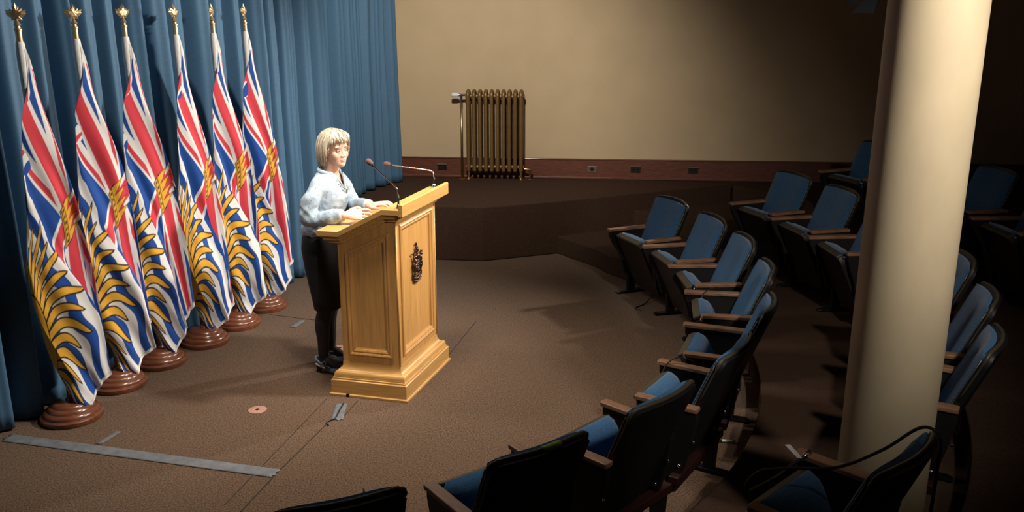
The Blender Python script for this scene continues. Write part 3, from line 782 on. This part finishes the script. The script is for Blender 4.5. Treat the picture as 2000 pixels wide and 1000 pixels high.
# shoes: slingbacks with block heel, strap and buckle
def shoe(ank, toe):
    ank, toe = Vector(ank), Vector(toe); y = ank.y
    so = empty('shoe', (0, 0, 0)); so.parent = PERSON; so['label'] = 'blue slingback shoe with buckle'
    hx, tx = ank.x-.055, toe.x+.045
    def sole_z(t): return .058*(1-min(1, t/.55))**1.5+.004
    rows = []
    for i in range(15):
        t = i/14; x = hx+(tx-hx)*t; hw = float(np.interp(t, [0, .12, .45, .75, .92, 1], [.014, .025, .026, .036, .026, .006]))
        rows.append([(x, y-hw, sole_z(t)), (x, y+hw, sole_z(t)), (x, y+hw, sole_z(t)+.008), (x, y-hw, sole_z(t)+.008)])
    MB().loft(rows).build('sole', 'shoe_dark', so)
    rows = []
    for i in range(11):
        t = .52+.48*i/10; x = hx+(tx-hx)*t; hw = float(np.interp(t, [.5, .75, .92, 1], [.031, .039, .030, .008])); hh = float(np.interp(t, [.5, .62, .8, .95, 1], [.052, .055, .046, .030, .010]))
        rows.append([(x, y+hw*math.cos(math.pi*j/10), sole_z(t)+.006+hh*math.sin(math.pi*j/10)) for j in range(11)])
    MB().loft(rows).build('toe_cap', 'shoe_blue', so, smooth=True)
    rows = [[(hx+.006+dx*k, y+dy*k2, z) for dx, dy in ((0, -.02), (.034, -.02), (.034, .02), (0, .02))] for z, k, k2 in ((.0, .85, .85), (.03, .85, .85), (.06, 1.1, 1.15))]
    MB().loft(rows).build('heel', 'shoe_dark', so, bevel=.003)
    zc = .085
    MB().tube([(hx+.07, y-.030, .050), (hx+.035, y-.032, .078), (hx+.004, y-.018, .098), (hx-.004, y, .104), (hx+.004, y+.018, .098), (hx+.035, y+.032, .078), (hx+.07, y+.030, .050)], .0035, 6, flat=2.6, up=(0, 0, 1)).build('heel_strap', 'shoe_blue', so, smooth=True)
    MB().tube([(hx+.045, y-.034, .040), (hx+.06, y-.036, .075), (hx+.085, y-.022, .098), (hx+.092, y, .104), (hx+.085, y+.022, .098), (hx+.06, y+.036, .075), (hx+.045, y+.034, .040)], .0035, 6, flat=1.0).build('ankle_strap', 'shoe_blue', so, smooth=True)
    MB().tube([(hx+.055, y-.040, .060), (hx+.082, y-.040, .060), (hx+.088, y-.036, .086), (hx+.061, y-.036, .086)], .0025, 6, closed=True).build('buckle', 'chrome', so)
    MB().tube([(hx+.008, y-.026, .064), (hx+.04, y-.030, .052), (hx+.075, y-.032, .040)], .004, 6, flat=2).build('lining', 'shoe_lining', so)
shoe((.000, -.10, .115), (.115, -.105, .032)); shoe((-.035, .09, .115), (.08, .095, .032))

# ------------------------------------------------------------------ theatre chairs
def back_pt(s, t, off):
    hw = .226 if t < .93 else .226 - .026*(1-math.sqrt(max(0, 1-((t-.93)/.07)**2)))
    y = s*hw; X = -.185+.18*t; z = .40+.46*t - .010*abs(s)**3*max(0, t-.5)*2
    X -= .038*s*s
    return Vector((X - .931*off, y, z + .364*off))
def back_slab(o0, o1f, ns=14, nt=14, k=1.0, t0=0., t1=1.):
    mb = MB(); vs = []; fs = []
    for side in (0, 1):
        for i in range(nt+1):
            t = t0+(t1-t0)*i/nt
            for j in range(ns+1):
                s = -1+2*j/ns; off = o0 if side == 0 else o1f(s, t)
                vs.append(back_pt(s*k, t, off))
    w_ = ns+1; h = (nt+1)*w_
    for i in range(nt):
        for j in range(ns):
            a = i*w_+j; fs.append((a, a+1, a+w_+1, a+w_)); fs.append((h+a, h+a+w_, h+a+w_+1, h+a+1))
    rim = [j for j in range(ns)] 
    for j in range(ns): fs.append((j, h+j, h+j+1, j+1)); a = nt*w_+j; fs.append((a, a+1, h+a+1, h+a))
    for i in range(nt): a = i*w_; fs.append((a, a+w_, h+a+w_, h+a)); a = i*w_+ns; fs.append((a, h+a, h+a+w_, a+w_))
    return mb.add(vs, fs)
def make_chair():
    t = empty('theatre_chair')
    b = back_slab(.004, lambda s, q: .018+.034*(1-abs(s)**5)*(1-abs(2*q-1)**7), k=.962, t0=.02, t1=.955).build('backrest', 'chair_blue', t, smooth=True, auto=60)
    sh = back_slab(-.030, lambda s, q: .006, nt=18, t0=-.26, t1=1.0).build('back_shell', 'black_plastic', t, smooth=True, auto=50)
    path = [back_pt(-1, q, -.006) for q in (.50, .6, .7, .8, .88, .93, .97)] + [back_pt(s, 1, -.006) for s in (-.98, -.8, -.5, -.2, .2, .5, .8, .98)] + [back_pt(1, q, -.006) for q in (.97, .93, .88, .8, .7, .6, .5)]
    MB().tube(path, [.004]*5+[.0095]*12+[.004]*5, 8).build('edge_trim', 'chair_trim', sh, smooth=True)
    for s_ in (-1, 1): MB().tube([back_pt(s_*1.0, q, .008) for q in (.0, .2, .4, .6, .8, .92)], .0022, 6).build('piping', 'outlet_steel', sh, smooth=True)
    # tipped-up seat
    H = Vector((-.280, 0, .238)); ds = Vector((-.42, 0, .9075)); nc = Vector((.9075, 0, .42)); Ls = .37
    def slab_(o0, of, k, p0, p1, ns=12, npp=12):
        vs = []; fs = []
        for side in (0, 1):
            for i in range(npp+1):
                p = p0+(p1-p0)*i/npp
                for j in range(ns+1):
                    s = -1+2*j/ns; o_ = o0 if side == 0 else of(s, i/npp)
                    hw = .190*k*(1-.03*(p/Ls))
                    if p > Ls-.04: hw -= .022*((p-Ls+.04)/.04)**2
                    vs.append(H+ds*p+nc*o_+Vector((0, s*hw-.019, 0)))
        w_ = ns+1; h = (npp+1)*w_
        for i in range(npp):
            for j in range(ns):
                a = i*w_+j; fs.append((a, a+1, a+w_+1, a+w_)); fs.append((h+a, h+a+w_, h+a+w_+1, h+a+1))
        for j in range(ns): fs.append((j, h+j, h+j+1, j+1)); a = npp*w_+j; fs.append((a, a+1, h+a+1, h+a))
        for i in range(npp): a = i*w_; fs.append((a, a+w_, h+a+w_, h+a)); a = i*w_+ns; fs.append((a, h+a, h+a+w_, a+w_))
        return MB().add(vs, fs)
    st = slab_(.004, lambda s, q: .022+.052*(1-abs(s)**6)*(1-abs(2*q-1)**9), .96, .02, Ls+.004).build('seat', 'chair_blue', t, smooth=True, auto=60)
    slab_(-.034, lambda s, q: .003, 1.0, -.125, Ls).build('seat_shell', 'seat_shell', t, smooth=True, auto=50)
    MB().box(H+ds*(Ls-.006)+nc*(-.018)+Vector((0, -.019, 0)), (.022, .350, .050), Matrix.Rotation(math.atan2(.60, .80)*1.0, 3, 'Y') @ Matrix.Rotation(R(-90), 3, 'Y') if False else Matrix(((ds.x, 0, nc.x), (0, 1, 0), (ds.z, 0, nc.z)))).build('seat_edge', 'chair_trim', st, bevel=.006)
    MB().lathe([(.011, 0), (.011, .018), (.006, .024)], 10, H+ds*(Ls-.02)+nc*.004+Vector((0, -.198, 0)), Matrix.Rotation(R(90), 3, 'X')).build('clip', 'chrome', st, smooth=True)
    # arms
    for s, y, xf in ((1, .212, 0.0), (-1, -.250, .085)):
        f_ = lambda x: x + xf*min(1, max(0, (-.30-x)/.2))
        prof = [(-.505, .584), (-.505, .548), (-.470, .475), (-.405, .385), (-.375, .29), (-.350, .205), (-.200, .205), (-.165, .32), (-.135, .45), (-.120, .54), (-.120, .584)]
        prof = [(f_(x), z) for x, z in prof]
        ap = MB().prism(prof, lambda p: (p[0], y-.016, p[1]), lambda p: (p[0], y+.016, p[1])).build('arm_panel', 'black_paint', t, bevel=.004)
        x0 = -.518+xf
        poly = [(x0, y-.020), (x0, y+.020), (x0+.01, y+.026), (-.125, y+.026), (-.118, y+.020), (-.118, y-.020), (-.125, y-.026), (x0+.01, y-.026)]
        MB().prism(poly, lambda p: (p[0], p[1], .584), lambda p: (p[0], p[1], .606)).build('armrest', 'arm_wood', ap, bevel=.004)
        MB().lathe([(.010, 0), (.010, .006), (.006, .010)], 10, (-.19, y-.017, .30), Matrix.Rotation(R(90), 3, 'X')).build('bolt', 'chrome', ap, smooth=True)
        MB().lathe([(.008, 0), (.008, .006), (.004, .009)], 10, (-.128, y-.017, .44), Matrix.Rotation(R(90), 3, 'X')).build('bolt', 'chrome', ap, smooth=True)
    MB().box((-.200, 0, .235), (.05, .625, .045)).build('beam', 'beam_red', t, bevel=.004)
    MB().prism([(-.275, .2), (-.265, .02), (-.205, .02), (-.195, .2)], lambda p: (p[0], .27, p[1]), lambda p: (p[0], .31, p[1])).build('leg', 'black_paint', t, bevel=.003)
    MB().prism([(-.370, .004), (-.370, .012), (-.345, .022), (-.14, .022), (-.115, .012), (-.115, .004)], lambda p: (p[0], .265, p[1]), lambda p: (p[0], .315, p[1])).build('foot_plate', 'dark_metal', t, bevel=.003)
    return t
proto = make_chair()
ORD = ['farthest', 'second', 'third', 'fourth', 'fifth', 'sixth', 'seventh', 'eighth', 'ninth']
used = [False]
CH = {}
def place(Rad, ang, z, label, group, key):
    o = proto if not used[0] else copy_tree(proto)
    used[0] = True
    o.location = (CTR.x + Rad*math.cos(R(ang)), CTR.y + Rad*math.sin(R(ang)), z); o.rotation_euler = (0, 0, R(ang))
    tag(o, label, 'chair', group); CH[key] = o
    return o
r1 = [23.16, 12.43, 2.24, -8.98, -20.71, -32.16, -43.55, -54.7, -67.0]
l1 = ['blue tip-up theatre chair at the far end of the front row, by the carpeted step', 'second blue theatre chair from the far end of the front row', 'third blue theatre chair from the far end of the front row',
      'fourth blue theatre chair from the far end of the front row', 'fifth blue theatre chair from the far end of the front row, seen edge-on', 'sixth front-row theatre chair, its black back just turning to the camera',
      'seventh front-row theatre chair, third nearest to the camera, black back in view', 'front-row theatre chair with a strip of green tape on its black back', 'front-row theatre chair at the bottom edge, only its back corner in view']
for k, (a, l) in enumerate(zip(r1, l1)): place(3.605, a, .002, l, 'front row of theatre chairs', ('a', k))
r2 = [20.1, 11.9, 3.5, -12.5, -21.1, -29.5, -45.8]
l2 = ['blue theatre chair at the far end of the second row', 'second blue theatre chair from the far end of the second row', 'second-row theatre chair just left of the pillar, partly hidden by it',
      'second-row theatre chair just right of the pillar, the farthest of three there', 'second-row theatre chair right of the pillar, the middle of three', 'second-row theatre chair right of the pillar, the nearest of three', 'theatre chair in front of the pillar with a looped cable across its arms']
for k, (a, l) in enumerate(zip(r2, l2)): place(4.645, a, .182, l, 'second row of theatre chairs', ('b', k))
r3 = [22.1, 15.0, 8.1, 1.0]
l3 = ['dark third-row chair against the baseboard, left of the pillar', 'third-row chair behind the pillar, its back edge showing on the right', 'dark blue third-row chair right of the pillar, its whole back in view', 'third-row chair cut off by the right picture edge']
for k, (a, l) in enumerate(zip(r3, l3)): place(5.70, a, .362, l, 'third row of theatre chairs', ('c', k))
def chair_world(key, p):
    o = CH[key]; return Matrix.Translation(o.location) @ Matrix.Rotation(o.rotation_euler.z, 4, 'Z') @ Vector(p)

# ------------------------------------------------------------------ radiator
WD = Vector((1, -.0802)).normalized(); WN = Vector((WD.y, -WD.x))   # along the wall / into the room
ang_w = math.atan2(WD.y, WD.x)
rc = Vector((-.175, wall_y(-.175)+.03)) + WN*.125
RAD = tag(empty('radiator', (rc.x, rc.y, STAGE), ang_w), 'bronze cast-iron column radiator on the platform against the beige wall', 'radiator')
sec = None
def section(end):
    mb = MB(); dep = .055; r = .0215; z0, z1 = .105, .945
    for y in (-dep, dep):
        mb.tube([(0, y, z0), (0, y, z1-.02)], r, 14)
    top = [(0, -dep, z1-.03), (0, -dep*.92, z1-.006), (0, -dep*.6, z1+.014), (0, 0, z1+.022), (0, dep*.6, z1+.014), (0, dep*.92, z1-.006), (0, dep, z1-.03)]
    mb.tube(top, [r*1.0, r*1.04, r*1.0, r*.95, r*1.0, r*1.04, r], 14)
    bot = [(x, y, z0+(z1-z)*.9) for x, y, z in top]
    bot = [(0, y, z0+.03-(z-z1+.03)*.9) for x, y, z in top]
    mb.tube(bot, [r]*7, 14)
    mb.tube([(0, 0, z0+.01), (0, 0, z1)], r*.85, 12)
    for z in (z0+.035, z1-.035): mb.tube([(-.032, 0, z), (.032, 0, z)], .024, 14)
    if end:
        for y in (-dep, dep):
            mb.tube([(0, y, z0+.02), (0, y, .03)], [.015, .011], 10); 
    return mb
me_mid = None
for i in range(10):
    x = -.288+.064*i
    if i in (0, 9): q = section(True).build('section', 'radiator_paint', RAD, smooth=True, auto=60)
    elif me_mid is None: q = section(False).build('section', 'radiator_paint', RAD, smooth=True, auto=60); me_mid = q.data
    else:
        q = bpy.data.objects.new('section', me_mid); COL.objects.link(q); q.parent = RAD
    q.location = (x, 0, 0)
    if i in (0, 9):
        for y in (-.055, .055):
            f = MB().lathe([(.030, .002), (.030, .008), (.018, .014), (.012, .034)], 16, (0, y, 0)).build('foot', 'radiator_brass', q, auto=40)
# supply riser with thermostatic valve on the left
MB().tube([(-.365, -.02, .0), (-.365, -.02, .885)], .0125, 14).build('riser_pipe', 'radiator_brass', RAD, smooth=True)
MB().lathe([(.034, .002), (.034, .008), (.016, .012)], 18, (-.365, -.02, 0)).build('pipe_flange', 'radiator_brass', RAD, auto=40)
v = MB().lathe([(.016, -.03), (.016, .03), (.021, .032), (.021, .048), (.013, .05)], 14, (-.365, -.02, .885)); v.tube([(-.39, -.02, .925), (-.33, -.012, .925), (-.29, 0, .925)], [.016, .014, .014], 12)
vv = v.build('valve', 'chrome', RAD, auto=40)
MB().lathe([(.014, 0), (.019, .004), (.019, .012), (.024, .016), (.025, .06), (.022, .075), (.018, .078)], 18, (-.388, -.02, .925), Matrix.Rotation(R(-90), 3, 'Y')).build('thermostat_head', 'white_plastic', vv, auto=40)
rv = MB(); rv.tube([(.30, 0, .125), (.345, 0, .12), (.375, 0, .115)], [.011, .014, .011], 12); rv.lathe([(.010, 0), (.010, .085), (.016, .088), (.020, .10), (.020, .118), (.010, .122)], 14, (.385, 0, .0))
rvo = rv.build('return_valve', 'radiator_brass', RAD, auto=40)
MB().lathe([(.028, .002), (.028, .007), (.012, .011)], 16, (.385, 0, 0)).build('pipe_flange', 'radiator_brass', RAD, auto=40)

# ------------------------------------------------------------------ outlets on the baseboard
def outlet(x, label, m, kind):
    p = Vector((x, wall_y(x)+.032-.0245))
    root = tag(empty('wall_outlet', (p.x, p.y, .655), ang_w), label, 'outlet', 'outlets along the baseboard')
    MB().box((0, -.003, 0), (.105, .007, .068)).build('plate', m, root, bevel=.002)
    if kind == 'cover':
        MB().box((0, -.012, .034), (.110, .024, .008)).build('lid', 'outlet_steel', root, bevel=.002)
    if kind == 'round':
        MB().lathe([(.022, 0), (.022, .005), (.012, .006)], 18, (0, -.006, 0), Matrix.Rotation(R(90), 3, 'X')).build('socket', 'outlet_brown', root, auto=40)
        for s in (-1, 1): MB().lathe([(.004, 0), (.004, .003)], 8, (s*.04, -.006, 0), Matrix.Rotation(R(90), 3, 'X')).build('screw', 'chrome', root)
    else:
        for s in (-1, 1): MB().lathe([(.018, 0), (.018, .003), (.012, .003), (.011, .001)], 16, (s*.024, -.006, -.004), Matrix.Rotation(R(90), 3, 'X')).build('socket', 'black_plastic', root, auto=40)
outlet(-.78, 'double wall socket in the baseboard left of the radiator', 'outlet_brown', 'cover')
outlet(.885, 'pale metal wall plate with one round socket, first right of the radiator', 'outlet_steel', 'round')
outlet(1.36, 'covered double wall socket, second right of the radiator', 'outlet_brown', 'cover')
outlet(1.985, 'covered wall socket farthest right along the baseboard', 'outlet_brown', 'cover')

# ------------------------------------------------------------------ tape, discs, cables
def flat(name, poly, m, label, cat, z=.0015, th=.0015, group=None, wav=0):
    mb = MB().prism(poly, lambda p: (p[0], p[1], z), lambda p: (p[0], p[1], z+th))
    return tag(mb.build(name, m), label, cat, group)
# long tape strip with slightly puckered surface
def tape_strip(name, p0, p1, wd, label, m='tape_grey', seed=1, amp=.003):
    a, b = Vector(p0), Vector(p1); d = (b-a); L = d.length; d.normalize(); nn = Vector((-d.y, d.x)); n = max(2, int(L/.02)); mb = MB()
    vs = []; fs = []
    for i in range(n+1):
        for j in range(7):
            s = (j/6-.5)*wd; t = L*i/n; q = a+d*(t + (.012*math.sin(j*2.1+i) if i in (0, n) else 0))+nn*s
            edge = 1-abs(j/3-1)
            z = .0022 + amp*edge*max(0, noise.noise(Vector((t*6, s*14, seed)))+.25)*2
            vs.append((q.x, q.y, z))
    for i in range(n):
        for j in range(6): fs.append((i*7+j, i*7+j+1, (i+1)*7+j+1, (i+1)*7+j))
    o = mb.add(vs, fs).build(name, m, smooth=True)
    s = o.modifiers.new('thickness', 'SOLIDIFY'); s.thickness = .0015; s.offset = 1
    return tag(o, label, 'tape', 'grey tape on the carpet')
tape_strip('tape_strip', (-2.907, 4.745), (-1.254, 4.332), .088, 'long wide strip of grey tape across the carpet at lower left')
tape_strip('tape_strip', (-2.345, 4.666), (-2.293, 4.823), .034, 'short narrow grey tape stub branching off the long strip', seed=2, amp=.001)
tape_strip('tape_strip', (-1.050, 4.975), (-1.063, 5.205), .072, 'grey tape patch in front of the lectern base', seed=4, amp=.0015)
tape_strip('tape_strip', (-1.700, 6.60), (-1.650, 6.755), .05, 'small faded grey tape piece on the carpet between flags and speaker', seed=6, amp=.001)
def cable(name, pts, r, label, m='cable_black', sub=8, cat='cable'):
    P = [Vector(p) for p in pts]; cur = []
    for i in range(len(P)-1):
        p0 = P[max(i-1, 0)]; p1 = P[i]; p2 = P[i+1]; p3 = P[min(i+2, len(P)-1)]
        for k in range(sub):
            t = k/sub; cur.append(.5*((2*p1)+(p2-p0)*t+(2*p0-5*p1+4*p2-p3)*t*t+(3*p1-p0-3*p2+p3)*t**3))
    cur.append(P[-1])
    return tag(MB().tube(cur, r, 8).build(name, m, smooth=True), label, cat)
cable('cable', [(-1.085, 4.90, .004), (-1.105, 4.935, .004), (-1.085, 4.965, .008), (-1.062, 4.99, .010), (-1.057, 5.10, .010), (-1.050, 5.20, .009)], .004, 'thin black cable end curling out of the tape by the lectern')
for (x, y, lab) in ((-1.565, 5.118, 'pale copper floor disc set in the carpet left of the lectern'), (-1.249, 6.16, 'pale copper floor disc half hidden behind the lectern and the leg')):
    o = MB().lathe([(.001, .0045), (.05, .0045), (.056, .003), (.056, .0005)][::-1], 32, (x, y, 0)).build('floor_disc', 'disc_copper', auto=40); tag(o, lab, 'floor disc', 'copper floor discs')
    MB().lathe([(.012, .0046), (.012, .0058), (.009, .006), (.008, .0048)], 16, (x, y, 0)).build('keyhole', 'dark_metal', o)
cable('cable', [(1.30, 7.40, .30), (1.245, 7.33, .12), (1.155, 7.22, .03), (1.08, 7.13, .006), (1.03, 7.08, .006), (1.01, 7.03, .006), (1.05, 7.0, .006)], .005, 'black cable drooping to the carpet under the far front-row chairs')
c = cable('cable_connector', [(1.10, 4.71, .008), (1.156, 4.697, .010), (1.20, 4.69, .010)], .006, 'white-tipped cable connector on the carpet behind the sixth front-row chair')
MB().tube([(1.195, 4.69, .011), (1.268, 4.679, .011)], .009, 10).build('plug', 'white_tag', c, smooth=True)
cw = lambda key, pts: [chair_world(key, p) for p in pts]
cable('cable', cw(('a', 3), [(-.42, .10, .52), (-.40, .17, .60), (-.34, .215, .628), (-.30, .240, .620), (-.29, .248, .55)]), .004, 'black cable looped over the arm of the fourth front-row chair')
cable('cable', cw(('a', 5), [(-.46, .12, .42), (-.47, .16, .56), (-.43, .20, .632), (-.37, .225, .636), (-.33, .245, .61), (-.33, .252, .52)]), .004, 'black cable looped over the arm of the sixth front-row chair')
o = MB().box((0, 0, 0), (.016, .10, .022)); g = o.build('green_tape', 'green_tape', bevel=.003)
M = Matrix.Translation(CH[('a', 7)].location) @ Matrix.Rotation(CH[('a', 7)].rotation_euler.z, 4, 'Z')
# green tape follows the trim of the taped chair
bpy.data.objects.remove(g)
pth = [back_pt(s, 1, -.006) for s in (-.10, .0, .10, .20, .30)]
g = MB().tube(pth, .0138, 8).build('green_tape', 'green_tape', smooth=True); g.matrix_world = M
tag(g, 'strip of bright green tape stuck on a black chair back', 'tape')
k = ('b', 6)
cb = cable('cable', cw(k, [(-.47, -.12, .50), (-.50, -.17, .60), (-.47, -.14, .665), (-.40, -.07, .68), (-.27, .02, .70), (-.14, .06, .80), (-.04, .09, .905), (.03, .06, .905), (.05, .02, .80), (.06, -.02, .60), (.08, -.08, .40), (.12, -.12, .22)]), .0055, 'long black cable draped across the chair in front of the pillar', sub=12)
cb2 = cable('cable', cw(k, [(-.50, -.15, .58), (-.455, -.05, .615), (-.45, .05, .628), (-.445, .11, .632)]), .0055, 'black cable ending in a metal plug along the tipped seat edge by the pillar', sub=10)
e0, e1 = chair_world(k, (-.445, .11, .632)), chair_world(k, (-.442, .165, .640))
MB().tube([e0, e1], .010, 12).build('plug', 'chrome', cb2, smooth=True)
e2, e3 = chair_world(k, (-.447, .10, .636)), chair_world(k, (-.53, .16, .64))
d = (e3-e2); mbt = MB().box((e2+e3)/2, (d.length, .02, .002), Matrix.Rotation(math.atan2(d.y, d.x), 3, 'Z')); mbt.build('paper_tag', 'white_tag', cb2)

# ------------------------------------------------------------------ ceiling stage light (only its lower flap shows in the photograph)
FC = Vector((3.18, 8.40, 2.535)); AD = (Vector((-1.5, 6.3, 1.15))-FC).normalized()
LQ = AD.to_track_quat('Z', 'Y').to_matrix()
lt = tag(empty('stage_light', FC), 'blue-grey stage light with barn doors hanging at the top edge near the pillar', 'lamp')
MB().lathe([(.04, -.26), (.075, -.25), (.085, -.22), (.085, -.02), (.095, -.015), (.095, .0), (.080, .0), (.078, -.03), (.07, -.05)], 28, (0, 0, 0), LQ).build('housing', 'lamp_paint', lt, auto=35)
for k_ in range(4):
    Mk = LQ @ Matrix.Rotation(R(90*k_), 3, 'Z')
    v_ = [Mk @ Vector(p) for p in ((-.085, .096, .0), (.085, .096, .0), (.13, .185, .10), (-.13, .185, .10))]
    f = MB().add(v_, [(0, 1, 2, 3)]).build('barn_door', 'lamp_paint', lt); s = f.modifiers.new('t', 'SOLIDIFY'); s.thickness = .003
MB().tube([Vector((0, -.11, -.02)) + AD*-.12, Vector((0, -.11, .18)) + AD*-.12, Vector((0, .11, .18)) + AD*-.12, Vector((0, .11, -.02)) + AD*-.12], .009, 8).build('yoke', 'lamp_paint', lt)
MB().tube([AD*-.12+Vector((0, 0, .18)), AD*-.12+Vector((0, 0, 1.165))], .015, 10).build('drop_pipe', 'dark_metal', lt)
